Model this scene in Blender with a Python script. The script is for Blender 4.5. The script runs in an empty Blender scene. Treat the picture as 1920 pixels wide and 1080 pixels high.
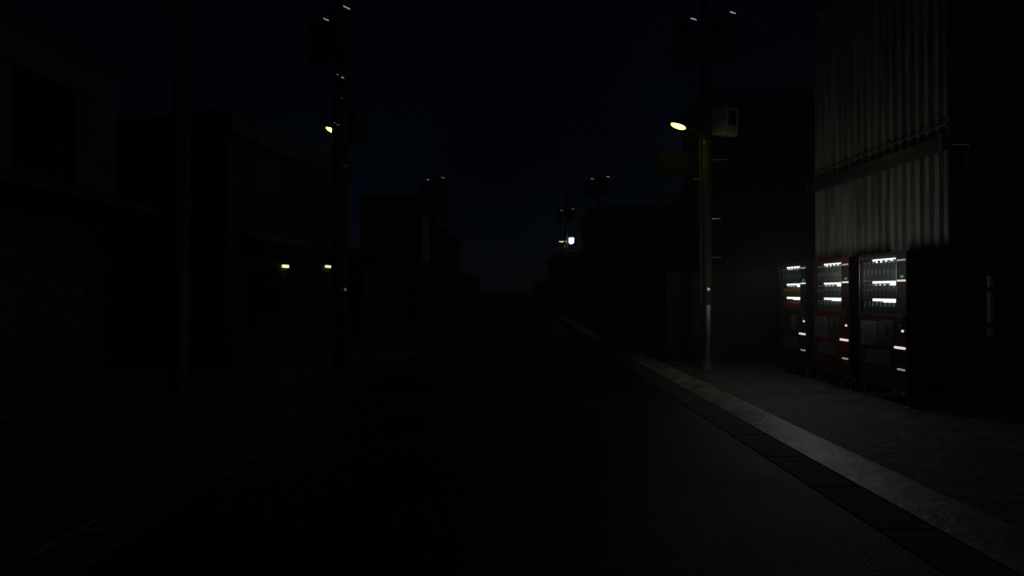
import bpy, bmesh, math, random
from mathutils import Vector, Matrix
random.seed(11)
PI = math.pi
R = math.radians
scene = bpy.context.scene
COL = scene.collection
H = 1.5            # eye height

# ------------------------------------------------------------------ materials
def mat(name, base, rough=0.7, metal=0.0, var=0.25, scale=6.0, bump=0.0, bscale=40.0,
        emit=None, strength=0.0, stretch=None, rvar=0.0, coat=0.0, spec=0.5):
    m = bpy.data.materials.new(name); m.use_nodes = True
    nt = m.node_tree; N = nt.nodes; L = nt.links
    b = N['Principled BSDF']
    tc = N.new('ShaderNodeTexCoord'); mp = N.new('ShaderNodeMapping')
    L.new(tc.outputs['Object'], mp.inputs['Vector'])
    if stretch: mp.inputs['Scale'].default_value = stretch
    n = N.new('ShaderNodeTexNoise'); n.inputs['Scale'].default_value = scale; n.inputs['Detail'].default_value = 6
    L.new(mp.outputs['Vector'], n.inputs['Vector'])
    cr = N.new('ShaderNodeValToRGB'); e = cr.color_ramp.elements
    e[0].position = 0.3; e[1].position = 0.72
    e[0].color = tuple(c*(1-var) for c in base)+(1,); e[1].color = tuple(min(1, c*(1+var)) for c in base)+(1,)
    L.new(n.outputs['Fac'], cr.inputs['Fac']); L.new(cr.outputs['Color'], b.inputs['Base Color'])
    b.inputs['Roughness'].default_value = rough; b.inputs['Metallic'].default_value = metal
    b.inputs['Specular IOR Level'].default_value = spec
    if rvar:
        mr = N.new('ShaderNodeMapRange'); mr.inputs['To Min'].default_value = max(.03, rough-rvar); mr.inputs['To Max'].default_value = min(1, rough+rvar)
        L.new(n.outputs['Fac'], mr.inputs['Value']); L.new(mr.outputs['Result'], b.inputs['Roughness'])
    if coat:
        b.inputs['Coat Weight'].default_value = coat; b.inputs['Coat Roughness'].default_value = .12
    if bump:
        n2 = N.new('ShaderNodeTexNoise'); n2.inputs['Scale'].default_value = bscale; n2.inputs['Detail'].default_value = 5
        L.new(mp.outputs['Vector'], n2.inputs['Vector'])
        bp = N.new('ShaderNodeBump'); bp.inputs['Strength'].default_value = bump; bp.inputs['Distance'].default_value = .02
        L.new(n2.outputs['Fac'], bp.inputs['Height']); L.new(bp.outputs['Normal'], b.inputs['Normal'])
    if emit:
        b.inputs['Emission Color'].default_value = emit+(1,); b.inputs['Emission Strength'].default_value = strength
    return m

def block_mat(name, base, bw, bh, mortar=.55):
    """concrete block / tile courses"""
    m = mat(name, base, .85, var=.25, scale=3.5)
    nt = m.node_tree; N = nt.nodes; L = nt.links; b = N['Principled BSDF']
    tc = N.new('ShaderNodeTexCoord'); sx = N.new('ShaderNodeSeparateXYZ'); ad = N.new('ShaderNodeMath'); cb = N.new('ShaderNodeCombineXYZ')
    L.new(tc.outputs['Object'], sx.inputs[0]); L.new(sx.outputs['X'], ad.inputs[0]); L.new(sx.outputs['Y'], ad.inputs[1])
    L.new(ad.outputs[0], cb.inputs['X']); L.new(sx.outputs['Z'], cb.inputs['Y'])
    br = N.new('ShaderNodeTexBrick'); br.inputs['Scale'].default_value = 1; br.inputs['Brick Width'].default_value = bw
    br.inputs['Row Height'].default_value = bh; br.inputs['Mortar Size'].default_value = .008
    br.inputs['Color1'].default_value = (1, 1, 1, 1); br.inputs['Color2'].default_value = (.8, .8, .8, 1); br.inputs['Mortar'].default_value = (mortar,)*3+(1,)
    L.new(cb.outputs[0], br.inputs['Vector'])
    mx = N.new('ShaderNodeMix'); mx.data_type = 'RGBA'; mx.blend_type = 'MULTIPLY'; mx.inputs[0].default_value = 1
    src = b.inputs['Base Color'].links[0].from_socket
    L.new(src, mx.inputs[6]); L.new(br.outputs['Color'], mx.inputs[7]); L.new(mx.outputs[2], b.inputs['Base Color'])
    bp = N.new('ShaderNodeBump'); bp.inputs['Strength'].default_value = .6; bp.inputs['Distance'].default_value = .01; bp.invert = True
    L.new(br.outputs['Fac'], bp.inputs['Height']); L.new(bp.outputs['Normal'], b.inputs['Normal'])
    return m

def asphalt():
    m = mat('asphalt', (.013, .013, .050), .55, var=.65, scale=.8, rvar=.25, spec=.4)
    nt = m.node_tree; N = nt.nodes; L = nt.links; b = N['Principled BSDF']
    tc = N.new('ShaderNodeTexCoord')
    fine = N.new('ShaderNodeTexNoise'); fine.inputs['Scale'].default_value = 55; fine.inputs['Detail'].default_value = 6
    vor = N.new('ShaderNodeTexVoronoi'); vor.inputs['Scale'].default_value = 90
    L.new(tc.outputs['Object'], fine.inputs['Vector']); L.new(tc.outputs['Object'], vor.inputs['Vector'])
    ad = N.new('ShaderNodeMath'); L.new(fine.outputs['Fac'], ad.inputs[0]); L.new(vor.outputs['Distance'], ad.inputs[1])
    bp = N.new('ShaderNodeBump'); bp.inputs['Strength'].default_value = .55; bp.inputs['Distance'].default_value = .012
    L.new(ad.outputs[0], bp.inputs['Height']); L.new(bp.outputs['Normal'], b.inputs['Normal'])
    # a tarred seam wandering along the right lane, and painted sheen along the edges
    sx = N.new('ShaderNodeSeparateXYZ'); L.new(tc.outputs['Object'], sx.inputs[0])
    w = N.new('ShaderNodeTexNoise'); w.inputs['Scale'].default_value = .8; w.inputs['Detail'].default_value = 4
    cy = N.new('ShaderNodeCombineXYZ'); L.new(sx.outputs['Y'], cy.inputs['Y']); L.new(cy.outputs[0], w.inputs['Vector'])
    def M(op, a, c, d=None):
        q = N.new('ShaderNodeMath'); q.operation = op
        for i, v in enumerate((a, c)):
            if hasattr(v, 'links'): L.new(v, q.inputs[i])
            else: q.inputs[i].default_value = v
        return q.outputs[0]
    off = M('MULTIPLY', M('SUBTRACT', w.outputs['Fac'], .5), .16)
    dx = M('ABSOLUTE', M('SUBTRACT', M('ADD', sx.outputs['X'], off), 1.36), 0)
    seam = N.new('ShaderNodeMapRange'); seam.inputs['From Min'].default_value = .03; seam.inputs['From Max'].default_value = .075
    seam.inputs['To Min'].default_value = .3; seam.inputs['To Max'].default_value = 1; L.new(dx, seam.inputs['Value'])
    ax = M('ADD', M('ABSOLUTE', sx.outputs['X'], 0), M('MULTIPLY', M('SUBTRACT', fine.outputs['Fac'], .5), .35))
    edge_sheen = N.new('ShaderNodeMapRange'); edge_sheen.inputs['From Min'].default_value = 1.72; edge_sheen.inputs['From Max'].default_value = 1.95
    edge_sheen.inputs['To Min'].default_value = 1; edge_sheen.inputs['To Max'].default_value = 1.2; L.new(ax, edge_sheen.inputs['Value'])  # lighter edge colour stands in for sheen on the road
    fac = M('MULTIPLY', seam.outputs[0], edge_sheen.outputs[0])
    vm = N.new('ShaderNodeVectorMath'); vm.operation = 'SCALE'
    L.new(b.inputs['Base Color'].links[0].from_socket, vm.inputs[0]); L.new(fac, vm.inputs['Scale'])
    L.new(vm.outputs[0], b.inputs['Base Color'])
    return m

def wet_concrete(name, base, rough, bump):
    """rippled, slightly damp ground: stretched bumps in two sizes"""
    m = mat(name, base, rough, var=.5, scale=3.2, rvar=.15)
    nt = m.node_tree; N = nt.nodes; L = nt.links; b = N['Principled BSDF']
    tc = N.new('ShaderNodeTexCoord')
    a = N.new('ShaderNodeTexNoise'); a.inputs['Scale'].default_value = 16; a.inputs['Detail'].default_value = 5; a.inputs['Distortion'].default_value = .6
    c = N.new('ShaderNodeTexVoronoi'); c.feature = 'SMOOTH_F1'; c.inputs['Scale'].default_value = 9
    L.new(tc.outputs['Object'], a.inputs['Vector']); L.new(tc.outputs['Object'], c.inputs['Vector'])
    ad = N.new('ShaderNodeMath'); L.new(a.outputs['Fac'], ad.inputs[0]); L.new(c.outputs['Distance'], ad.inputs[1])
    bp = N.new('ShaderNodeBump'); bp.inputs['Strength'].default_value = bump; bp.inputs['Distance'].default_value = .03
    L.new(ad.outputs[0], bp.inputs['Height']); L.new(bp.outputs['Normal'], b.inputs['Normal'])
    return m

def glass(name, tint=(.9, .95, .95), refl=.16):
    m = bpy.data.materials.new(name); m.use_nodes = True; nt = m.node_tree; N = nt.nodes; L = nt.links
    N.remove(N['Principled BSDF']); out = N['Material Output']
    t = N.new('ShaderNodeBsdfTransparent'); t.inputs['Color'].default_value = tint+(1,)
    g = N.new('ShaderNodeBsdfGlossy'); g.inputs['Roughness'].default_value = .08
    n = N.new('ShaderNodeTexNoise'); n.inputs['Scale'].default_value = 12
    mr = N.new('ShaderNodeMapRange'); mr.inputs['To Min'].default_value = .3; mr.inputs['To Max'].default_value = .42
    L.new(n.outputs['Fac'], mr.inputs['Value']); L.new(mr.outputs[0], g.inputs['Roughness'])
    f = N.new('ShaderNodeLayerWeight'); f.inputs['Blend'].default_value = .12
    mx = N.new('ShaderNodeMixShader'); ml = N.new('ShaderNodeMath'); ml.operation = 'MULTIPLY'; ml.inputs[1].default_value = refl; L.new(f.outputs['Facing'], ml.inputs[0]); L.new(ml.outputs[0], mx.inputs[0]); L.new(t.outputs[0], mx.inputs[1]); L.new(g.outputs[0], mx.inputs[2])
    L.new(mx.outputs[0], out.inputs['Surface'])
    return m

M = {}
M['asphalt'] = asphalt(); M['signback'] = mat('sign_back_paint', (.011, .011, .010), .9, 0, var=.3, scale=5, spec=.05)
M['edging'] = mat('pale_mortar', (.15, .15, .15), .85, var=.75, scale=2, bump=.2)
M['lot'] = wet_concrete('lot_concrete', (.075, .075, .068), .7, .9)
M['apron'] = wet_concrete('apron_concrete', (.25, .25, .235), .45, .26)
M['yard'] = wet_concrete('yard_gravel', (.06, .06, .045), .9, .5)
M['earth'] = mat('earth', (.05, .05, .045), .95, var=.4, scale=1.2)
M['gutter'] = mat('gutter_concrete', (.05, .05, .045), .85, var=.3, scale=5, bump=.3, bscale=70)
M['corr'] = mat('corrugated_steel', (.32, .31, .29), .55, .15, var=.55, scale=2.5, stretch=(5, 5, .35), rvar=.12, bump=.12, bscale=9)
M['endwall'] = mat('dark_steel_panel', (.10, .10, .10), .6, .1, var=.3, scale=3, stretch=(2, 2, .4))
M['darksteel'] = mat('painted_steel', (.10, .10, .105), .45, .4, var=.3, scale=8, bump=.05)
M['rod'] = mat('galvanised_steel', (.5, .5, .5), .35, .8, var=.2, scale=14)
M['bright'] = mat('brushed_steel', (.75, .75, .75), .32, 1.0, var=.15, scale=20, stretch=(1, 1, .1))
M['brown'] = mat('rusty_brown_paint', (.045, .028, .019), .7, .0, var=.45, scale=4, stretch=(1.5, 1.5, .3), bump=.1)
M['sleeve'] = mat('black_gloss_sleeve', (.75, .75, .76), .27, 1.0, var=.3, scale=5)
M['darksleeve'] = mat('matt_black_sleeve', (.02, .02, .02), .6, 0, var=.3, scale=5)
M['poledark'] = mat('weathered_concrete', (.05, .048, .042), .8, var=.3, scale=4, stretch=(1, 1, .3), bump=.15)
M['trans'] = mat('transformer_paint', (.03, .03, .03), .75, .0, var=.25, scale=6)
M['glintsteel'] = mat('polished_fitting', (.8, .78, .7), .28, 1.0, var=.1, scale=20)
M['cabinet'] = mat('cabinet_grey_paint', (.42, .42, .38), .5, .0, var=.15, scale=7, bump=.05)
M['black'] = mat('black_plastic', (.018, .018, .018), .4, 0, var=.3, scale=10)
M['dimblack'] = mat('black_recess', (.012, .012, .012), .7, 0, var=.3, scale=10)
M['red'] = mat('red_enamel', (.085, .004, .006), .28, 0, var=.18, scale=3, coat=.3)
M['darkred'] = mat('dark_red_enamel', (.022, .0020, .0020), .5, 0, var=.2, scale=3, spec=.2)
M['blue'] = mat('blue_enamel', (.010, .018, .065), .3, 0, var=.18, scale=3, coat=.3)
M['grey'] = mat('grey_panel', (.06, .06, .06), .4, 0, var=.12, scale=5)
M['flap'] = mat('smoked_flap', (.05, .05, .05), .35, 0, var=.2, scale=5)
M['shelf'] = mat('shelf_metal', (.10, .10, .10), .3, .6, var=.2, scale=9)
M['back'] = mat('display_back', (.025, .026, .028), .5, 0, var=.2, scale=4)
M['back_red'] = mat('red_display_back', (.14, .018, .022), .5, 0, var=.2, scale=4)
M['bottle'] = mat('dark_bottle', (.06, .065, .065), .16, 0, var=.3, scale=9, coat=.5)
M['bottle_red'] = mat('red_bottle', (.22, .03, .02), .18, 0, var=.3, scale=9, coat=.5)
M['bottle_amber'] = mat('amber_bottle', (.20, .10, .03), .18, 0, var=.3, scale=9, coat=.5)
M['cap'] = mat('white_cap', (.6, .6, .6), .3, 0, var=.1, scale=20)
M['strip'] = mat('white_glint_strip', (.8, .8, .8), .5, emit=(1, .99, .96), strength=1.35)  # glow put in place of reflections in the display
M['bar'] = mat('painted_glint', (.7, .7, .7), .5, emit=(1, .99, .96), strength=.75)  # glow put in place of highlights on slots and bars
M['dimbar'] = mat('dim_painted_glint', (.6, .6, .6), .5, emit=(1, .99, .96), strength=.22)  # weaker glow for the fainter highlights
M['green'] = mat('green_digits', (.02, .1, .02), .5, emit=(.04, .62, .12), strength=.45)
M['lens'] = mat('lit_lamp_lens', (.8, .8, .6), .4, emit=(1, .89, .12), strength=7.5)
M['lens_orange'] = mat('lit_orange_lens', (.8, .6, .4), .4, emit=(1, .62, .2), strength=2.0)
M['lens_off'] = mat('unlit_lens', (.5, .5, .45), .3)
M['whitelit'] = mat('lit_white_box', (.8, .8, .8), .4, emit=(.93, 1, 1), strength=1.8)
M['porch'] = mat('lit_porch_lens', (.8, .8, .6), .4, emit=(1, .96, .5), strength=1.15)
M['pale'] = mat('pale_plaster', (.34, .32, .32), .9, var=.2, scale=2, bump=.15, bscale=60)
M['shopwall'] = mat('greyed_plaster', (.11, .105, .115), .9, var=.4, scale=1.1, bump=.2, bscale=60)
M['plaster'] = mat('dirty_plaster', (.020, .0195, .018), .9, var=.3, scale=1.6, bump=.15, bscale=60)
M['darkwall'] = mat('dark_plaster', (.012, .012, .012), .95, var=.3, scale=1.6, bump=.15, bscale=60, spec=.1)
M['roof'] = mat('dark_roof_tiles', (.05, .05, .055), .75, var=.3, scale=3, stretch=(3, 3, 3), bump=.3, bscale=14)
M['pane'] = mat('dark_window_pane', (.012, .013, .016), .12, 0, var=.2, scale=3)
M['frame'] = mat('dull_window_frame', (.035, .035, .035), .6, .2, var=.2, scale=9)
M['shutter'] = mat('shutter_steel', (.11, .11, .11), .55, .3, var=.25, scale=5)
M['cable'] = mat('black_cable', (.02, .02, .02), .6, 0, var=.2, scale=9)
M['block'] = block_mat('concrete_blocks', (.03, .03, .029), .4, .2)
M['glass'] = glass('display_glass'); M['glass_hazy'] = glass('hazy_display_glass', refl=.5)
M['whitebar'] = mat('grey_enamel_bar', (.8, .8, .8), .35, .2, var=.3, scale=9)
M['hedge'] = mat('dark_wall_far', (.04, .045, .04), .95, var=.3, scale=2)

# ------------------------------------------------------------------ mesh builder
class MB:
    def __init__(s): s.bm = bmesh.new()
    def box(s, x0, x1, y0, y1, z0, z1, bev=0, mx=None):
        r = bmesh.ops.create_cube(s.bm, size=1)
        vs = r['verts']
        bmesh.ops.scale(s.bm, vec=(x1-x0, y1-y0, z1-z0), verts=vs)
        bmesh.ops.translate(s.bm, vec=((x0+x1)/2, (y0+y1)/2, (z0+z1)/2), verts=vs)
        if mx is not None: bmesh.ops.transform(s.bm, matrix=mx, verts=vs)
        if bev:
            es = list({e for v in vs for e in v.link_edges})
            bmesh.ops.bevel(s.bm, geom=es, offset=bev, segments=2, affect='EDGES', profile=.5)
        return s
    def tube(s, pts, r, seg=8, cap=True):
        pts = [Vector(p) for p in pts]
        rs = r if isinstance(r, (list, tuple)) else [r]*len(pts)
        rings = []; up0 = None
        for i, p in enumerate(pts):
            d = (pts[min(i+1, len(pts)-1)]-pts[max(i-1, 0)]).normalized()
            u = d.orthogonal().normalized() if up0 is None else (up0-d*up0.dot(d)).normalized()
            up0 = u; v = d.cross(u)
            rings.append([s.bm.verts.new(p+(u*math.cos(2*PI*k/seg)+v*math.sin(2*PI*k/seg))*rs[i]) for k in range(seg)])
        for a, b in zip(rings, rings[1:]):
            for k in range(seg): s.bm.faces.new((a[k], a[(k+1) % seg], b[(k+1) % seg], b[k]))
        if cap:
            s.bm.faces.new(rings[0][::-1]); s.bm.faces.new(rings[-1])
        return s
    def lathe(s, prof, c=(0, 0, 0), seg=20, sx=1, sy=1):
        rings = []
        for r, z in prof:
            rings.append([s.bm.verts.new((c[0]+sx*max(r, 1e-4)*math.cos(2*PI*k/seg), c[1]+sy*max(r, 1e-4)*math.sin(2*PI*k/seg), c[2]+z)) for k in range(seg)])
        for a, b in zip(rings, rings[1:]):
            for k in range(seg): s.bm.faces.new((a[k], a[(k+1) % seg], b[(k+1) % seg], b[k]))
        s.bm.faces.new(rings[0][::-1]); s.bm.faces.new(rings[-1])
        return s
    def prism(s, poly, axis, a0, a1):
        """poly: 2D points; extruded along axis ('x': (y,z) poly, 'y': (x,z) poly, 'z': (x,y) poly)"""
        def P(p, a):
            return {'x': (a, p[0], p[1]), 'y': (p[0], a, p[1]), 'z': (p[0], p[1], a)}[axis]
        A = [s.bm.verts.new(P(p, a0)) for p in poly]; B = [s.bm.verts.new(P(p, a1)) for p in poly]
        n = len(poly)
        for k in range(n): s.bm.faces.new((A[k], A[(k+1) % n], B[(k+1) % n], B[k]))
        s.bm.faces.new(A[::-1]); s.bm.faces.new(B)
        return s
    def build(s, name, m, parent=None, loc=None, rotz=0):
        bmesh.ops.recalc_face_normals(s.bm, faces=s.bm.faces)
        me = bpy.data.meshes.new(name); s.bm.to_mesh(me); s.bm.free()
        me.polygons.foreach_set('use_smooth', [True]*len(me.polygons))
        me.set_sharp_from_angle(angle=R(38))
        me.materials.append(m)
        o = bpy.data.objects.new(name, me); COL.objects.link(o)
        if loc is not None: o.location = loc
        o.rotation_euler.z = rotz
        if parent is not None: o.parent = parent
        return o

def thing(name, label, cat, loc=(0, 0, 0), rotz=0, group=None):
    o = bpy.data.objects.new(name, None); COL.objects.link(o)
    o.empty_display_size = .2
    o.location = loc; o.rotation_euler.z = rotz
    return tag(o, label, cat, group)
def tag(o, label, cat, group=None):
    o['label'] = label; o['category'] = cat
    if group: o['group'] = group
    return o
def struct(o, label=None):
    o['kind'] = 'structure'
    if label: o['label'] = label
    return o

# ------------------------------------------------------------------ ground, road, gutters
def sheet(name, x0, x1, y0, y1, z, m, thick=.05):
    return struct(MB().box(x0, x1, y0, y1, z-thick, z).build(name, m))
struct(MB().box(-150, 150, -20, 240, -.4, -.06).build('ground', M['earth']))
sheet('road', -2.305, 2.305, -12, 130, 0, M['asphalt'])

def gutter(sgn):
    """slab-covered roadside gutter: one continuous profile with a groove at every slab joint"""
    b = MB(); xa, xb = 2.335*sgn, 2.70*sgn
    if sgn < 0: xb = -2.73
    y = -5.94; g = .012; prof = []
    while y < 100:
        prof += [(y+g, -.004), (y+.7-g, -.004), (y+.7-g, -.022), (y+.7+g, -.022)]
        y += .7
    prev = None
    for (yy, z) in prof:
        cur = (b.bm.verts.new((xa, yy, z)), b.bm.verts.new((xb, yy, z)))
        if prev: b.bm.faces.new((prev[0], prev[1], cur[1], cur[0]))
        prev = cur
    return struct(b.build('gutter', M['gutter']))
gutter(1); gutter(-1)
# pale mortar edges and joints of the left gutter
b = MB()
b.box(-2.365, -2.31, -6, 60, -.03, .003); b.box(-2.742, -2.712, -6, 60, -.03, .003)
y = -5.94
while y < 45: b.box(-2.7115, -2.3655, y-.016, y+.016, -.03, .0025); y += .7
struct(b.build('gutter_edging', M['edging']))
# sloping concrete apron between the gutter and the lot
struct(MB().prism([(2.715, -.05), (2.715, 0), (3.04, .062), (3.07, .064), (3.195, .0125), (3.195, -.05)], 'y', -12, 100).build('kerb_apron', M['apron']))
sheet('paved_lot', 3.205, 40, -12, 100, .012, M['lot'])
sheet('yard_ground', -40, -2.745, -12, 100, .004, M['yard'])

# ------------------------------------------------------------------ vending machines
VG = 'vending machines in front of the corrugated building'
def vending(label, Yc, body_m, side_m, variant=0):
    W, D = .435, .2925; F = -D
    t = thing('vending_machine', label, 'vending machine', (5.3125, Yc, .012), -PI/2, VG)
    zb, zt = .215, 2.01
    # body: back shell and the front door's frame round the display opening
    b = MB().box(-W, W, -.17, D, zb, zt, .008)
    b.build('cabinet_body', side_m, t)
    wx0, wx1, wz0, wz1 = -.405, .272, 1.175, 1.955
    d = MB()
    d.box(-W, wx0, F, -.172, wz0, wz1); d.box(wx1, W, F, -.172, wz0, wz1)
    d.box(-W, W, F, -.172, wz1, zt); d.box(-W, W, F, -.172, zb+.16, wz0)
    d.build('front_door', side_m, t)
    k = MB()
    for (a0, a1, c0, c1) in ((-W+.004, wx0-.004, wz0, wz1), (wx1+.004, W-.004, wz0, wz1), (-W+.004, W-.004, wz1+.0005, zt-.004), (-W+.004, W-.004, zb+.165, wz0-.0005)):
        k.box(a0, a1, F-.004, F-.0003, c0, c1)
    k.build('front_panel', body_m, t)
    MB().box(-W+.01, W-.01, F+.012, -.172, zb, zb+.155).build('base_panel', M['black'], t)
    # inside the window
    disp = MB().box(wx0+.003, wx1-.003, -.186, -.175, wz0+.003, wz1-.003).build('display_case', M['back_red'] if variant == 1 else M['back'], t)
    shelf_z = [1.19, 1.405, 1.645]
    for i, z in enumerate(shelf_z):
        MB().box(wx0+.004, wx1-.004, -.272, -.188, z-.012, z).build('shelf', M['shelf'], disp)
    # glowing rails stand in for reflections on shelf edges and caps, near two thirds
    x0 = -.177
    for k, (z0, z1) in enumerate(((1.36, 1.393), (1.602, 1.630), (1.914, 1.932))):
        s = MB().box(x0, .268, -.283, -.274, z0, z1)
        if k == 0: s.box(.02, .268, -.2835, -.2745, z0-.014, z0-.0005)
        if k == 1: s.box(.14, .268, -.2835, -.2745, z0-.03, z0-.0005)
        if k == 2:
            for q, dz in ((-.165, .012), (-.115, .030), (-.03, .030), (.06, .024), (.15, .020), (.245, .034)): s.box(q, q+.026, -.2835, -.2745, z0-dz, z0-.0005, .003)  # drops of glow drawn as highlights on the bottle caps
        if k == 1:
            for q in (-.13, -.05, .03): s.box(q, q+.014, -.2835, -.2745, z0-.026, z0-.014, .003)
        s.build('glint_strip', M['strip'], disp)
    MB().box(wx0+.001, wx1-.001, F+.002, F+.006, wz0+.001, wz1-.001).build('window_pane', M['glass_hazy'] if variant == 1 else M['glass'], t)
    fr = MB()
    for a in (wx0, wx1): fr.box(a-.008, a+.008, F-.009, F-.001, wz0-.008, wz1+.008)
    for z in (wz0, wz1): fr.box(wx0+.0085, wx1-.0085, F-.009, F-.001, z-.008, z+.008)
    fr.build('window_frame', M['shelf'] if variant != 1 else M['red'], t)
    # control column
    cp = MB().box(.285, .428, F-.006, F-.0005, .93, 1.94).build('control_panel', M['black'] if variant == 2 else M['darkred'], t)
    MB().box(.288, .424, F-.014, F-.0065, 1.885, 1.905).build('upper_glint', M['dimbar'], cp)  # dim glowing bar for a highlight on the column
    MB().box(.288, .424, F-.014, F-.0065, 1.621, 1.641).build('column_glint', M['bar'], cp)  # glowing bar for a highlight on the column
    g = MB()
    for kx in (.345, .369): g.box(kx, kx+.019, F-.012, F-.0065, 1.668, 1.698)
    g.build('digit_display', M['green'], cp)
    c = MB(); c.lathe([(0, 0), (.015, 0), (.015, .012), (.011, .014), (0, .014)], seg=16)
    bmesh.ops.transform(c.bm, matrix=Matrix.Translation((.375, F-.0065, .985)) @ Matrix.Rotation(PI/2, 4, 'X'), verts=c.bm.verts)
    c.build('coin_button', M['bar'], cp)  # button glows in place of a glint
    s = MB().box(.31, .40, F-.02, F-.0065, 1.10, 1.20, .004)
    s.build('coin_slot', M['dimblack'], cp)
    s = MB(); s.tube([(.345, F-.03, 1.115), (.36, F-.032, 1.185)], .006, 8); s.tube([(.375, F-.028, 1.02), (.36, F-.03, 1.06)], .005, 8)
    s.tube([(.33, F-.028, 1.05), (.35, F-.03, 1.075)], .005, 8)
    s.build('return_lever', M['glintsteel'], cp)
    # black reader box with its steel handle
    rb = MB().box(-.045, .225, F-.012, F-.0005, .79, 1.11, .004).build('reader_panel', M['dimblack'], t)
    h = MB().tube([(.085, F-.04, .945), (.085, F-.04, 1.06)], .011, 10)
    for z in (.955, 1.05): h.tube([(.085, F-.04, z), (.085, F-.011, z)], .006, 8)
    h.build('handle', M['bright'], rb)
    for (kx, kz, kr) in ((.03, 1.075, .009), (.02, 1.05, .007), (.012, 1.02, .008), (.005, .985, .006)):
        MB().tube([(kx, F-.0125, kz), (kx, F-.022, kz)], kr, 10).build('lock_stud', M['glintsteel'], rb)
    # slot edges low on the near side, their highlights made as glow
    MB().box(.238, .41, F-.018, F-.0005, .752, .780, .003).build('painted_glint', M['bar'], t)
    MB().box(.285, .402, F-.016, F-.0005, .478, .500, .003).build('painted_glint', M['dimbar'], t)
    if variant == 2:
        MB().box(-.02, .17, F-.02, F-.0125, .80, 1.08).build('poster_panel', M['grey'], t)
        MB().box(-.40, -.07, F-.006, F-.0005, .74, 1.09).build('advert_panel', M['black'], t)
    else:
        MB().box(-.39, -.07, F-.008, F-.0005, .745, 1.085, .003).build('poster_panel', M['grey'], t)
    fl = MB(); fl.prism([(-.29, .50), (.175, .50), (.175, .70), (-.21, .70), (-.26, .665)], 'y', F-.022, F-.0005)
    fl.build('dispensing_flap', M['flap'], t)
    # legs
    for sx in (-1, 1):
        for sy in (-1, 1):
            lx, ly = sx*(W-.045), sy*(D-.05)
            lg = MB().tube([(lx, ly, .02), (lx, ly, zb)], [.014, .022], 10).build('leg', M['darksteel'], t)
            MB().lathe([(.04, .0), (.04, .008), (.018, .022), (.012, .03)], (lx, ly, 0), 14).build('foot_plate', M['darksteel'], lg)
    # added lamp in mid-air before the machine, lighting wall and pavement
    li = bpy.data.lights.new('added_front_lamp', 'POINT'); li.energy = LIGHT_W[variant]; li.color = (1, .97, .91); li.shadow_soft_size = .16
    lo = bpy.data.objects.new('added_front_lamp', li); COL.objects.link(lo); lo.parent = t; lo.location = (.49, F-.9, 1.75)
    return t
LIGHT_W = [1.2, 5.6, 3.4]
MACH = [vending('nearest vending machine, dark red with its plain side to the viewer', 6.717, M['darkred'], M['darkred'], 0),
        vending('middle vending machine, bright red round its display window', 7.785, M['red'], M['darkred'], 1),
        vending('farthest vending machine, black front with a blue side', 8.855, M['black'], M['blue'], 2)]
def bottle_mesh(hh, r, m):
    b = MB().lathe([(r*.8, 0), (r, .008), (r, hh*.62), (r*.9, hh*.7), (r*.45, hh*.86), (r*.42, hh*.9)], seg=12)
    o = b.build('drink_bottle', m); me = o.data
    # cap as second material on the top of the same small mesh
    c = bmesh.new(); c.from_mesh(me); n0 = len(c.faces)
    q = MB().lathe([(r*.5, hh*.9), (r*.5, hh), (r*.44, hh+.003)], seg=12)
    tmp = bpy.data.meshes.new('cap_tmp'); q.bm.to_mesh(tmp); q.bm.free(); c.from_mesh(tmp)
    c.faces.ensure_lookup_table()
    for f in c.faces[n0:]: f.material_index = 1; f.smooth = True
    c.to_mesh(me); c.free(); me.materials.append(M['cap'] if m is M['bottle'] else M['black'])
    bpy.data.meshes.remove(tmp); bpy.data.objects.remove(o)
    return me
NAMES = ['nearest dark red', 'middle bright red', 'farthest black']
ROW = ['bottom', 'middle', 'top']
for vi, (t, Yc) in enumerate(zip(MACH, (6.717, 7.785, 8.855))):
    for ri, z in enumerate((1.19, 1.405, 1.645)):
        hh = [.155, .182, .254][ri]
        mm = M['bottle']; word = 'dark'
        if vi == 2 and ri == 0: mm, word = M['bottle_red'], 'red'
        if vi == 2 and ri == 1: mm, word = M['bottle_amber'], 'amber'
        me = bottle_mesh(hh, .027, mm)
        for k in range(9):
            lx = -.372+k*.0745; ly = -.235
            o = bpy.data.objects.new('drink_bottle', me); COL.objects.link(o)
            o.location = (5.3125+ly, Yc-lx, .012+z+.0005)
            tag(o, f'{word} drink bottle in the {ROW[ri]} row of the {NAMES[vi]} vending machine', 'bottle',
                f'{word} bottles in the {ROW[ri]} row of the {NAMES[vi]} machine')

# ------------------------------------------------------------------ corrugated building beside the machines
cb = thing('corrugated_building', 'tall corrugated metal building behind the row of vending machines', 'building', (5.7, 6.41, 0))
def corrugated(length, height, z0, pitch, amp, n=8):
    """wavy steel sheet along +y at x=0, waves towards -x"""
    b = MB(); prev = None; steps = int(length/pitch*n)
    prof = []
    for i in range(steps+1):
        y = length*i/steps; ph = (y/pitch) % 1
        # trapezoid rib: narrow raised crest, wide trough
        t = abs(ph-.5)*2
        w = min(1, max(0, (t-.35)/.3)); w = w*w*(3-2*w)
        prof.append((-amp*w, y))
    for x, y in prof:
        cur = (b.bm.verts.new((x, y, z0)), b.bm.verts.new((x, y, height)))
        if prev: b.bm.faces.new((prev[0], prev[1], cur[1], cur[0]))
        prev = cur
    return b
w = corrugated(2.79, 7.6, .01, .155, .045, 12).build('corrugated_wall', M['corr'], cb)
MB().box(.02, 6.5, .03, 2.78, .01, 7.6).build('wall_core', M['endwall'], cb)
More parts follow.
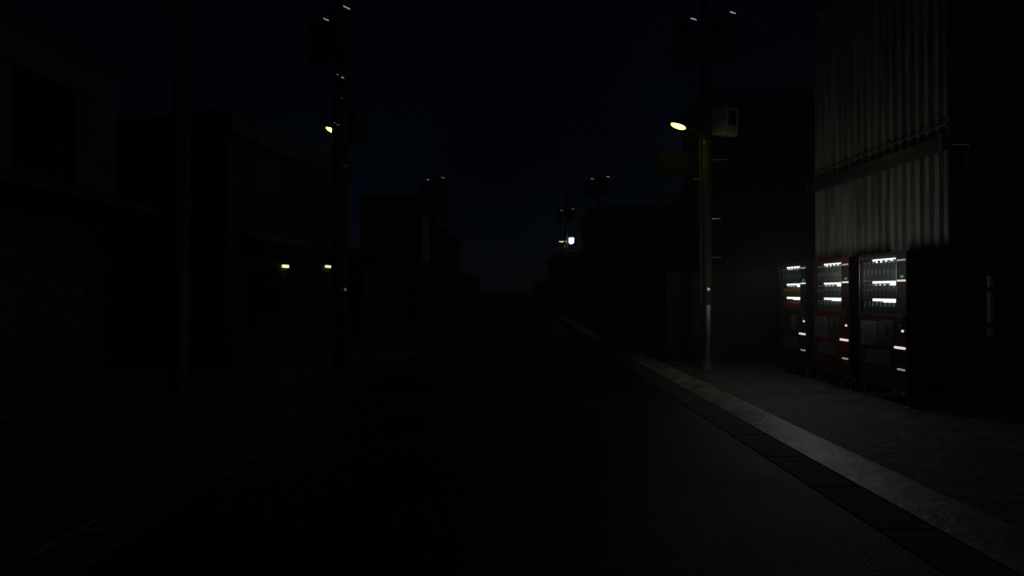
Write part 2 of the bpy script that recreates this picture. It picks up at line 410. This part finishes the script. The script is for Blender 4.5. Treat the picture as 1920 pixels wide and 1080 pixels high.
# end wall: vertical flat panels with standing seams
ew = MB().box(.022, 6.5, .0, .028, .01, 7.6)
for k in range(16): ew.box(.42+k*.4-.012, .42+k*.4+.012, -.018, -.0005, .02, 7.58)
ew.build('end_wall', M['endwall'], cb)
MB().box(-.06, .02, -.035, .0, .01, 7.6).build('corner_trim', M['darksteel'], cb)
MB().box(-.2, 6.6, -.12, 2.95, 7.602, 7.75).build('roof', M['roof'], cb)
# beam and rod across the road face
bm_ = MB().box(-.14, -.048, -.06, 2.87, 3.33, 3.52, .006).build('wall_beam', M['darksteel'], cb)
for y in (-.03, 2.84): MB().box(-.17, -.143, y-.03, y+.03, 3.30, 3.55).build('beam_bracket', M['darksteel'], bm_)
MB().tube([(-.085, -.04, 3.66), (-.085, 2.83, 3.66)], .012, 8).build('pipe', M['rod'], cb)
MB().tube([(-.09, -.12, 3.36), (.13, -.12, 3.36)], .012, 8).tube([(.13, -.12, 3.62), (.11, -.12, 3.3), (.09, -.12, 3.0)], .010, 8).build('conduit', M['rod'], cb)
MB().box(.16, 3.2, -.03, -.019, 3.59, 3.63).build('door_header', M['darksteel'], cb)
for y in (2.5,): 
    MB().box(-.16, -.05, y, y+.14, 6.55, 6.68).tube([(-.12, y+.1, 6.5), (-.2, y+.35, 6.62)], .014, 8).build('cable_bracket', M['rod'], cb)
dr = MB().box(.21, 1.12, -.05, -.0195, .05, 2.3, .004).build('door', M['endwall'], cb)
hd = MB().tube([(.345, -.155, .94), (.345, -.155, 1.70)], .031, 16)
hd.build('door_handle', M['whitebar'], dr)
for z in (1.08, 1.53): MB().tube([(.345, -.052, z), (.345, -.155, z)], .018, 10).lathe([(.04, -.028), (.042, 0), (.04, .028)], (.345, -.155, z), 16).build('handle_mount', M['black'], dr)

# ------------------------------------------------------------------ utility poles
EL, AZ = R(42), R(97)          # moon: high over the roofs on the right
MOON = (math.sin(AZ)*math.cos(EL), math.cos(AZ)*math.cos(EL), math.sin(EL))
PG = 'utility poles along the street'
def rot2(x, y, a): return (x*math.cos(a)-y*math.sin(a), x*math.sin(a)+y*math.cos(a))
def catenary(a, b, sag, n=18):
    a, b = Vector(a), Vector(b); out = []
    for i in range(n+1):
        s = i/n; p = a.lerp(b, s); p.z -= sag*4*s*(1-s); out.append(p)
    return out
def pole(label, X, Y, shaft_m, tpos=((-.42, -.06), (.30, -.14)), lamp=((-.51, -.30), (-.91, -.67), 3.1), lens=None,
         cab=((.31, -.16), .42), sign=False, bands='darksteel', shield=False, rs=1.0, cab_m=None, win=True, height=9.0, conduit_side=-1):
    t = thing('utility_pole', label, 'utility pole', (X, Y, .004), 0, PG)
    MB().tube([(0, 0, 1.235), (0, 0, 5), (0, 0, height)], [.105*rs, .098*rs, .088*rs], 20).build('shaft', shaft_m, t)
    MB().tube([(0, 0, 0), (0, 0, 1.234)], [.118*rs, .114*rs], 20).build('sleeve', M['sleeve'] if sign else M['darksleeve'], t)
    cs = conduit_side
    hd_ = math.hypot(X, Y, 5.2)
    hx, hy, hz_ = MOON[0]-X/hd_, MOON[1]-Y/hd_, MOON[2]-5.2/hd_; hl = math.hypot(hx, hy)
    Hn = Vector((hx, hy, hz_)).normalized(); Qn = Vector((-hy, hx, 0)).normalized()
    turn = Matrix((Qn, Hn, Qn.cross(Hn))).transposed().to_4x4()
    def facet(b, p, w, h): return b.box(-w, w, -.012, .012, -h, h, 0, Matrix.Translation(p) @ turn)  # added plate angled between moon and camera so it glints
    MB().tube([(cs*.125*rs, -.02, 1.24), (cs*.122*rs, -.02, 5.4)], .032, 10).build('cable_conduit', shaft_m, t)
    for z, m in ((1.54, M['darksleeve']), (3.96, M[bands]), (4.42, M['darksteel']), (5.6, M['darksteel']), (7.05, M[bands])):
        MB().lathe([(.100*rs, -.03), (.112*rs, -.03), (.112*rs, .03), (.100*rs, .03)], (0, 0, z), 20).build('pole_band', m if z > 2 else M['sleeve'], t)
    MB().box(-.02, .03, -.015-.113*rs, -.113*rs, 1.515, 1.565, .004).build('band_buckle', M['glintsteel'], t)
    for i, (dx, z) in enumerate(((.36, 4.09), (.24, 2.93), (.24, 2.17), (-.24, 3.71), (-.24, 5.3), (.24, 7.6), (-.24, 7.9))):
        b = MB().tube([(math.copysign(.09, dx), -.03, z), (dx, -.05, z)], .009, 8)
        b.tube([(dx, -.05, z), (dx+math.copysign(.015, dx), -.05, z)], .018, 10)
        b.build('step_bolt', M['rod'], t)
    # transformers on brackets
    for k, (dx, dy) in enumerate(tpos):
        z0, z1 = (5.92, 6.66) if k == 0 else (5.98, 6.74)
        tr = MB().lathe([(.19, 0), (.215, .03), (.215, z1-z0-.05), (.20, z1-z0-.03), (.20, z1-z0)], (dx, dy, z0), 24).build('transformer', M['trans'], t)
        ld = MB().lathe([(.19, 0)]+[(.222+.026*math.cos(q), .026+.026*math.sin(q)) for q in [(-90+15*j)*PI/180 for j in range(0, 13)]]+[(.10, .075), (0, .085)], (dx, dy, z1), 36)
        ld.build('lid', M['darksteel'], tr)
        bx_, by_, zb_ = dx+hx/hl*.20, dy+hy/hl*.20, z1+.085
        lb = facet(MB(), (bx_, by_, zb_), .07, .014)
        for q in (-.06, .06): lb.tube([(bx_+Qn.x*q, by_+Qn.y*q, z1+.04), (bx_+Qn.x*q, by_+Qn.y*q, zb_-.012)], .008, 8)
        lb.build('glint_bar', M['glintsteel'], tr)  # bar added on the lid to catch the moon
        bu = MB()
        for a in (-.09, .09): bu.lathe([(.03, 0), (.045, .02), (.03, .04), (.045, .06), (.03, .08), (.012, .12)], (dx+a, dy, z1+.05), 12)
        bu.build('bushing', M['cabinet'], tr)
        L_ = math.hypot(dx, dy); ux, uy = dx/L_, dy/L_
        for z in (z0+.12, z1-.16):
            MB().tube([(ux*.07, uy*.07, z), (dx-ux*.2, dy-uy*.2, z)], .022, 8).build('hanger_arm', M['darksteel'], tr)
        f = facet(MB(), (dx-.08, dy-.10, z0-.03), .035, .014)
        f.tube([(dx-.08, dy-.10, z0+.01), (dx-.08, dy-.10, z0-.03)], .010, 8)
        f.build('glint_fitting', M['glintsteel'], tr)  # fitting shaped and turned for a moon glint
    dl = MB()
    a = tpos[0]
    dl.tube([(a[0], a[1], 5.93), (a[0]+.03, a[1]-.05, 5.6), (a[0]+.1, a[1]-.05, 5.35), (-.12, -.05, 5.2)], .012, 6)
    dl.tube([(a[0]+.1, a[1], 5.93), (a[0]+.06, a[1]-.05, 5.5), (-.2, -.1, 5.1), (-.3, -.15, 4.95)], .010, 6)
    dl.build('drop_wire', M['cable'], t)
    # lamp arm and lamp
    (ax, ay), (bx, by), zl = lamp
    d = Vector((bx-ax, by-ay, 0)); Ld = d.length; ang = math.atan2(d.y, d.x)
    arm = MB().tube([(0, 0, zl-.12), (ax*.5, ay*.5, zl+.02), (ax, ay, zl+.07), (ax+d.x*.3, ay+d.y*.3, zl+.08)], .022, 10).build('lamp_arm', M['darksteel'], t)
    cx, cy = (ax+bx)/2, (ay+by)/2
    hs = MB().lathe([(.0, .10), (.06, .095), (.105, .06), (.118, .0), (.118, -.022), (.104, -.022), (.104, -.010)], seg=28, sx=Ld/2/.115, sy=.72).build('lamp_housing', M['darksteel'], t, (cx, cy, zl+.02), ang)
    MB().lathe([(.0, -.050), (.05, -.046), (.085, -.036), (.098, -.022), (.098, -.0)], seg=28, sx=Ld/2/.115, sy=.72).build('lamp_lens', lens or M['lens_off'], hs)
    # metal cabinet strapped to the pole, its foot sloping
    if cab:
        (qx, qy), ca_ = cab
        c = MB().prism([(-.19, .10), (.12, .0), (.17, .06), (.17, .53), (.13, .57), (-.19, .57)], 'x', -.155, .155)
        if shield: c = MB().prism([(-.155, .2), (-.07, .12), (.07, .12), (.155, .2), (.155, .50), (-.155, .50)], 'y', -.12, .12)
        cbx = c.build('pole_cabinet', cab_m or M['cabinet'], t, (qx, qy, 4.48), ca_+PI)
        if win:
            MB().box(-.10, .10, .1705, .176, .19, .46).build('cabinet_window', M['dimblack'], cbx)
            v = MB()
            for k in range(4): v.lathe([(.011, 0), (.011, .016), (.004, .02)], (-.075+.05*k, .185, .475), 10)
            v.build('cabinet_screw', M['glintsteel'], cbx)
        g = MB().box(-.03, .03, -.03, .10, .58, .61)
        g.build('cabinet_lug', M['glintsteel'], cbx)
    for (fx, fy, fz, q) in ((.03, -.125, 6.22, .022), (-.04, -.12, 5.72, .016), (.06, -.12, 5.66, .026), (-.09, -.13, 4.77, .02), (-.02, -.14, 4.73, .024), (-.125, -.08, 4.45, .02), (.05, -.125, 5.25, .012)):
        k = facet(MB(), (fx, fy*rs, fz), q, q*.6)
        k.tube([(fx*.6, fy*rs+.04, fz), (fx, fy*rs+.006, fz)], .007, 8).build('glint_bolt', M['glintsteel'], t)  # bolt heads turned between moon and camera to glint
    if sign:
        sb = MB().box(-.92, -.115, .10, .14, 3.80, 4.28, .004).build('sign_board', M['signback'], t)
        MB().tube([(-.12, .09, 3.9), (.0, .09, 3.9)], .016, 8).tube([(-.12, .09, 4.18), (.0, .09, 4.18)], .016, 8).build('sign_bracket', M['darksteel'], sb)
    return t
RP = pole('brown utility pole at the paved lot, with two transformers, lit yellow lamp and grey cabinet', 3.87, 9.8, M['brown'], lens=M['lens'], lamp=((-.51, -.30), (-.91, -.67), 4.6), sign=True)
LP = pole('dark utility pole across the road, its lit yellow lamp half hidden behind the shaft', -3.32, 9.85, M['poledark'], bands='glintsteel', rs=1.35,
          tpos=((-.37, -.10), (.10, -.38)), lamp=((-.36, .12), (-.26, .66), 4.80), lens=M['lens'], cab=((.17, .12), -1.9), win=False, cab_m=M['trans'])
FL = pole('distant unlit utility pole on the left side, past the flat roofed house with the moonlit corner', -3.56, 23.6, M['poledark'], lamp=((-.1, .4), (-.3, .95), 4.7), height=6.8)
FR = pole('distant unlit utility pole on the right, in front of the corrugated shed', 4.15, 23.4, M['poledark'], lamp=((.51, .3), (.9, .6), 4.7), cab=None, height=6.95)
FF = pole('farthest utility pole on the right with an orange lamp and a glowing white box', 3.67, 32.4, M['poledark'], lamp=((-.18, -.2), (-.55, -.62), 4.72), lens=M['lens_orange'], cab=((.31, -.16), 0), cab_m=M['whitelit'], win=False, shield=True)
# the bare pole in front of the left-hand houses
t = thing('utility_pole', 'bare thick pole with a wider foot, standing before the left houses', 'utility pole', (-5.02, 7.6, .004), 0, PG)
MB().tube([(0, 0, 1.785), (0, 0, 9)], [.128, .10], 20).build('shaft', M['poledark'], t)
MB().tube([(0, 0, 0), (0, 0, 1.784)], [.146, .142], 20).build('sleeve', M['darksteel'], t)
MB().lathe([(.12, -.04), (.15, -.04), (.15, .04), (.12, .04)], (0, 0, 2.82), 20).build('pole_band', M['darksteel'], t)
for z in (3.6, 4.3, 5.0): MB().tube([(.1, 0, z), (.26, -.02, z)], .009, 8).build('step_bolt', M['rod'], t)

# ------------------------------------------------------------------ cables
def cable(a, b, sag, label, r=.011):
    o = MB().tube(catenary(a, b, sag), r, 6).build('overhead_cable', M['cable'])
    return tag(o, label, 'cable', 'overhead cables')
cable((4.35, 9.66, 6.30), (5.56, 6.9, 6.95), .42, 'upper sagging cable from the right pole to the corrugated building', .024)
cable((4.32, 9.64, 6.20), (5.58, 7.2, 6.70), .40, 'lower sagging cable from the right pole to the corrugated building', .02)
cable((3.85, 9.9, 4.75), (3.6, 32.3, 5.0), 1.0, 'cable drooping from the lit right pole toward the far right poles')
cable((3.95, 9.9, 7.9), (4.2, 23.3, 6.85), .5, 'high cable from the right pole top to the distant right pole')
cable((-3.12, 9.95, 4.95), (-3.5, 23.5, 5.1), .8, 'low cable drooping from the left pole to the distant left pole')
cable((-3.25, 9.95, 7.9), (-3.5, 23.5, 6.7), .5, 'high cable from the left pole top to the distant left pole')

# ------------------------------------------------------------------ walls and buildings on the right
bw = thing('block_wall', 'low concrete block wall closing the paved lot behind the brown pole', 'wall', (3.3, 10.6, .012))
MB().box(.36, 2.4, 0, .16, 0, 1.86).build('wall_panel', M['block'], bw)
MB().box(.36, 2.4, -.02, .18, 1.862, 1.93, .01).build('coping', M['plaster'], bw)
MB().box(0, .355, -.06, .26, 0, 1.9, .012).build('pillar', M['plaster'], bw)
lw = thing('block_wall', 'long dark block wall running along the right kerb past the pole', 'wall', (3.3, 10.9, .012))
MB().box(.0, .16, 0, 11.3, 0, 1.78).build('wall_panel', M['block'], lw)
MB().box(-.02, .18, 0, 11.3, 1.782, 1.85, .01).build('coping', M['plaster'], lw)

def window(parent, x, y0, y1, z0, z1, face=1, m_frame=None):
    """window on a wall at local x facing face*x (y0..y1 along the wall)"""
    f = MB(); e = .05; a, b = sorted((x+face*.002, x+face*.05))
    f.box(a, b, y0-e, y0, z0-e, z1+e); f.box(a, b, y1, y1+e, z0-e, z1+e)
    f.box(a, b, y0, y1, z0-e, z0); f.box(a, b, y0, y1, z1, z1+e)
    ym = (y0+y1)/2; f.box(a, b-.01 if face > 0 else b, ym-.018, ym+.018, z0, z1)
    fo = f.build('window', m_frame or M['frame'], parent)
    a2, b2 = sorted((x+face*.003, x+face*.014))
    MB().box(a2, b2, y0, ym-.019, z0, z1).box(a2, b2, ym+.019, y1, z0, z1).build('pane', M['pane'], fo)
    return fo
def window_y(parent, y, x0, x1, z0, z1, m_frame=None):
    """window on a wall facing -y"""
    f = MB(); e = .05
    f.box(x0-e, x0, y-.05, y-.002, z0-e, z1+e); f.box(x1, x1+e, y-.05, y-.002, z0-e, z1+e)
    f.box(x0, x1, y-.05, y-.002, z0-e, z0); f.box(x0, x1, y-.05, y-.002, z1, z1+e)
    xm = (x0+x1)/2; f.box(xm-.018, xm+.018, y-.04, y-.002, z0, z1)
    fo = f.build('window', m_frame or M['frame'], parent)
    MB().box(x0, xm-.019, y-.014, y-.003, z0, z1).box(xm+.019, x1, y-.014, y-.003, z0, z1).build('pane', M['pane'], fo)
    return fo

t = thing('flat_roof_building', 'dark flat roofed building rising behind the block wall and vending machines', 'building', (4.46, 11.1, 0))
MB().box(0, 9, 0, 1.75, .02, 5.9).build('wall', M['darkwall'], t)
MB().box(-.05, 9.1, -.06, 1.8, 5.902, 6.02).build('roof', M['roof'], t)
window_y(t, 0, 1.0, 2.0, 3.6, 4.7); window_y(t, 0, 2.9, 3.9, 3.6, 4.7)

t = thing('gabled_house', 'dark house with a sloping roof just left of the brown pole', 'house', (3.86, 13.0, 0))
MB().prism([(0.2, .02), (5.2, .02), (5.2, 3.75), (2.75, 5.15), (.2, 3.72)], 'y', .1, 6.2).build('wall', M['darkwall'], t)
rf = MB(); rf.prism([(-.02, 3.68), (2.7, 5.26), (2.7, 5.40), (-.06, 3.80)], 'y', -.1, 6.5); rf.prism([(2.702, 5.26), (5.6, 3.58), (5.64, 3.70), (2.702, 5.40)], 'y', -.1, 6.5)
rf.build('roof', M['roof'], t)
window_y(t, .1, 1.6, 2.6, 2.3, 3.3)

t = thing('corrugated_shed', 'pale corrugated shed far along the right side before the white light', 'shed', (4.1, 20.2, 0))
MB().box(.12, 4, .07, 2.9, .02, 4.85).build('wall_core', M['endwall'], t)
sh = corrugated(3.9, 4.85, 2.3, .19, .045, 10)
bmesh.ops.transform(sh.bm, matrix=Matrix.Translation((.1, .06, 0)) @ Matrix.Rotation(-PI/2, 4, 'Z') @ Matrix.Scale(-1, 4, (1, 0, 0)), verts=sh.bm.verts)
bmesh.ops.transform(sh.bm, matrix=Matrix.Translation((0, 0, 0)), verts=sh.bm.verts)
sh.build('corrugated_wall', M['corr'], t)
MB().box(.05, .118, .0, 2.9, 2.3, 4.85).build('corner_trim', M['pale'], t)
MB().box(-.1, 4.2, -.15, 3.1, 4.852, 4.97).build('roof', M['roof'], t)
MB().box(.12, 4, -.02, .065, .02, 2.25).build('roller_shutter', M['shutter'], t)
MB().tube([(-.25, -.1, 2.35), (-.1, -.1, 2.62), (.05, -.05, 2.75)], .02, 8).build('awning_bracket', M['rod'], t)

def block(name, label, x0, x1, y0, y1, z, wall_m, face, rows=1, roofz=.14, cat='house'):
    """plain far house: walls, flat or low roof, windows on the road side"""
    t = thing(name, label, cat, ((x0+x1)/2, y0, 0)); a, b = x0-(x0+x1)/2, x1-(x0+x1)/2
    L_ = y1-y0
    MB().box(a, b, 0, L_, .02, z-roofz).build('wall', wall_m, t)
    MB().box(a-.12, b+.12, -.12, L_+.12, z-roofz+.002, z).build('roof', M['roof'], t)
    n = max(1, int(L_/2.6))
    for r_ in range(rows):
        for k in range(n):
            yc = L_*(k+.5)/n; zc = z-1.15-r_*2.5
            if zc > .9: window(t, b if face > 0 else a, yc-.45, yc+.45, zc-.5, zc+.45, face)
    return t
block('terraced_house', 'dark two storey house beyond the corrugated shed, behind the white light', 4.3, 9, 26.5, 31.4, 5.9, M['darkwall'], -1, 2)
block('terraced_house', 'low dark house past the farthest lit pole on the right', 4.3, 9, 44, 56, 5.0, M['plaster'], -1, 2)
block('terraced_house', 'last tiny house on the right where the street ends', 4.4, 10, 75, 92, 3.0, M['darkwall'], -1, 1)

# ------------------------------------------------------------------ buildings on the left
t = thing('shop_house', 'nearest house on the left edge, pale fascia over dark upper windows', 'house', (-5.7, 0, 0))
Y1 = 7.22
w = MB()
w.box(-4, 0, -2, 2.9, 2.9, 4.12); w.box(-4, 0, 5.15, 5.72, 2.9, 4.12); w.box(-4, 0, 6.55, Y1, 2.9, 4.12)
w.box(-4, -.16, 2.9, 5.15, 2.9, 4.12); w.box(-4, -.16, 5.72, 6.55, 2.9, 4.12)
w.build('upper_wall', M['shopwall'], t)
MB().box(-4, .02, -2, Y1, 4.122, 4.60).build('fascia', M['shopwall'], t)
MB().box(-4.1, .10, -2.1, Y1+.08, 4.602, 4.72).build('roof', M['roof'], t)
MB().box(-4, -.05, -2, Y1-.05, .01, 2.72).build('lower_wall', M['plaster'], t)
MB().prism([(-.06, 2.898), (-.06, 2.725), (.62, 2.62), (.62, 2.70)], 'y', -2, Y1-.02).build('canopy', M['roof'], t)
for (a, b) in ((2.95, 5.1), (5.77, 6.5)):
    window(t, -.16, a+.06, b-.06, 3.0, 4.05)
for (a, b) in ((1.8, 4.2), (4.4, 6.7)):
    s = MB()
    n = 26
    for k in range(n): s.box(-.049, -.03 if k % 2 else -.02, a, b, .03+k*2.4/n, .03+(k+1)*2.4/n-.003)
    s.build('roller_shutter', M['shutter'], t)

# house turned slightly toward the road
HA = -math.atan2(.75, 4.5)
t = thing('plaster_house', 'house with two dark upper windows and small lit porch lights below', 'house', (-5.35, 9.5, 0), HA)
Lh = 4.6
MB().prism([(-4.0, .02), (0, .02), (0, 4.55), (-4.0, 4.3)], 'y', 0, Lh).build('wall', M['plaster'], t)
rf = MB().prism([(.14, 4.52), (.14, 5.0), (-4.2, 4.68), (-4.2, 4.28), (-4.02, 4.302), (.02, 4.552)], 'y', -.12, Lh+.12)
rf.build('roof', M['roof'], t)
ca, sa = math.cos(-HA), math.sin(-HA)
def along(d): return (d-9.5)/math.cos(HA)
window(t, 0, along(11.1), along(11.66), 3.08, 4.1); window(t, 0, along(12.15), along(12.76), 3.05, 4.02)
MB().box(.002, .04, along(11.95), along(12.95), .03, 2.0).build('door', M['frame'], t)
window(t, 0, along(10.0), along(11.0), 1.0, 1.9)
MB().prism([(.0, 2.62), (.42, 2.50), (.42, 2.56), (.0, 2.72)], 'y', .3, Lh-.2).build('canopy', M['roof'], t)
def wall_lamp(label, d, z, wdt, h):
    a = along(d)
    p = Matrix.Rotation(HA, 4, 'Z') @ Vector((0.0, a, 0)); p = Vector((-5.35, 9.5, 0))+p
    o = thing('porch_light', label, 'porch light', (p.x, p.y, z), HA, 'porch lights on the plaster house')
    MB().box(.003, .05, -wdt/2-.015, wdt/2+.015, h/2+.002, h/2+.03, .004).build('lamp_housing', M['darksteel'], o)
    MB().box(.004, .075, -wdt/2, wdt/2, -h/2, h/2, .006).build('lamp_lens', M['porch'], o)
wall_lamp('small lit porch light under the nearer upper window of the plaster house', 11.2, 2.07, .16, .062)
wall_lamp('small lit porch light right beside the left lit utility pole', 13.02, 2.155, .24, .055)

t = thing('shed', 'low dark shed between the plaster house and the flat roofed house with the moonlit corner', 'shed', (-5.0, 16.5, 0))
MB().box(-4, 0, 0, 7.5, .02, 2.85).build('wall', M['darkwall'], t)
MB().prism([(.2, 2.83), (.2, 2.93), (-4.2, 3.25), (-4.2, 2.86), (-4.0, 2.852), (0, 2.852)], 'y', -.15, 7.7).build('roof', M['roof'], t)
for k in range(2): MB().box(.002, .03, .6+k*3.4, 3.4+k*3.4, .03, 2.3).build('roller_shutter', M['shutter'], t)
t = thing('flat_roof_house', 'boxy flat roofed house whose moonlit road face shows as a strip', 'house', (-4.65, 26.2, 0))
MB().box(-3.0, -.02, 0, 2.3, .02, 5.85).build('wall', M['darkwall'], t)
MB().box(-.018, .03, 0, 2.3, 3.2, 5.6).build('moonlit_panel', M['pale'], t)  # pale colour painted on as moonlight on the road face
MB().box(-3.1, .1, -.1, 2.5, 5.852, 6.0).build('roof', M['roof'], t)
window_y(t, 0, -2.2, -1.2, 3.6, 4.7)
block('terraced_house', 'tall dark house right behind the distant left pole', -9, -4.5, 30, 36.2, 7.3, M['darkwall'], 1, 2)
block('terraced_house', 'mid height dark house down the left side of the street', -9, -4.5, 39, 46, 6.0, M['plaster'], 1, 2)
block('terraced_house', 'last low house on the left near the end of the street', -10, -4.5, 58, 75, 3.5, M['darkwall'], 1, 1)
tg = MB().box(-14, 14, 131, 131.6, .0, 1.0).build('boundary_wall', M['hedge']); tag(tg, 'low dark wall across the far end of the street', 'wall')

# ------------------------------------------------------------------ night air
hz = bpy.data.materials.new('night_haze'); hz.use_nodes = True
nt = hz.node_tree; nt.nodes.remove(nt.nodes['Principled BSDF'])
pv = nt.nodes.new('ShaderNodeVolumePrincipled'); pv.inputs['Color'].default_value = (.92, .95, 1, 1)
pv.inputs['Density'].default_value = .005; pv.inputs['Anisotropy'].default_value = .25
nt.links.new(pv.outputs[0], nt.nodes['Material Output'].inputs['Volume'])
hb = MB().box(-160, 160, -30, 250, -1.4, 14).build('haze', hz); hb['kind'] = 'stuff'

# ------------------------------------------------------------------ sky, moon
wd = bpy.data.worlds.new('World'); scene.world = wd; wd.use_nodes = True
nt = wd.node_tree; N = nt.nodes; L = nt.links
bg = N['Background']
sky = N.new('ShaderNodeTexSky'); sky.sky_type = 'NISHITA'; sky.sun_disc = False
sky.sun_elevation = EL; sky.sun_rotation = AZ
sky.air_density = 1.0; sky.dust_density = .3; sky.ozone_density = 4.0
hs = N.new('ShaderNodeHueSaturation'); hs.inputs['Saturation'].default_value = 1.7
L.new(sky.outputs[0], hs.inputs['Color'])
tc = N.new('ShaderNodeTexCoord'); nz = N.new('ShaderNodeTexNoise'); nz.inputs['Scale'].default_value = 2.6; nz.inputs['Detail'].default_value = 4
L.new(tc.outputs['Generated'], nz.inputs['Vector'])
mr = N.new('ShaderNodeMapRange'); mr.inputs['From Min'].default_value = .3; mr.inputs['From Max'].default_value = .7
mr.inputs['To Min'].default_value = .4; mr.inputs['To Max'].default_value = 1.6; L.new(nz.outputs['Fac'], mr.inputs['Value'])
vm = N.new('ShaderNodeVectorMath'); vm.operation = 'SCALE'; L.new(hs.outputs[0], vm.inputs[0]); L.new(mr.outputs[0], vm.inputs['Scale'])
L.new(vm.outputs[0], bg.inputs['Color']); bg.inputs['Strength'].default_value = .00045
sn = bpy.data.lights.new('moon', 'SUN'); sn.energy = .034; sn.angle = R(.5); sn.color = (.60, .58, 1)
so = bpy.data.objects.new('moon', sn); COL.objects.link(so)
dirv = Vector((math.sin(AZ)*math.cos(EL), math.cos(AZ)*math.cos(EL), math.sin(EL)))
so.rotation_euler = dirv.to_track_quat('Z', 'Y').to_euler(); so.location = dirv*60

# ------------------------------------------------------------------ camera and render
cam = bpy.data.cameras.new('camera'); cam.sensor_width = 36; cam.lens = 36*935/1920; cam.clip_end = 2000; cam.clip_start = .05
co = bpy.data.objects.new('camera', cam); COL.objects.link(co)
co.location = (0, 0, H); co.rotation_euler = (R(90)+math.atan(7/935), 0, -math.atan(4/935))
scene.camera = co
scene.render.engine = 'CYCLES'
scene.cycles.use_adaptive_sampling = False
scene.cycles.use_denoising = True
scene.cycles.max_bounces = 6; scene.cycles.volume_bounces = 0; scene.cycles.transparent_max_bounces = 12
scene.cycles.sample_clamp_indirect = 1.0
scene.cycles.caustics_reflective = False; scene.cycles.caustics_refractive = False
scene.view_settings.view_transform = 'Standard'; scene.view_settings.look = 'None'
scene.view_settings.exposure = 0; scene.view_settings.gamma = 1
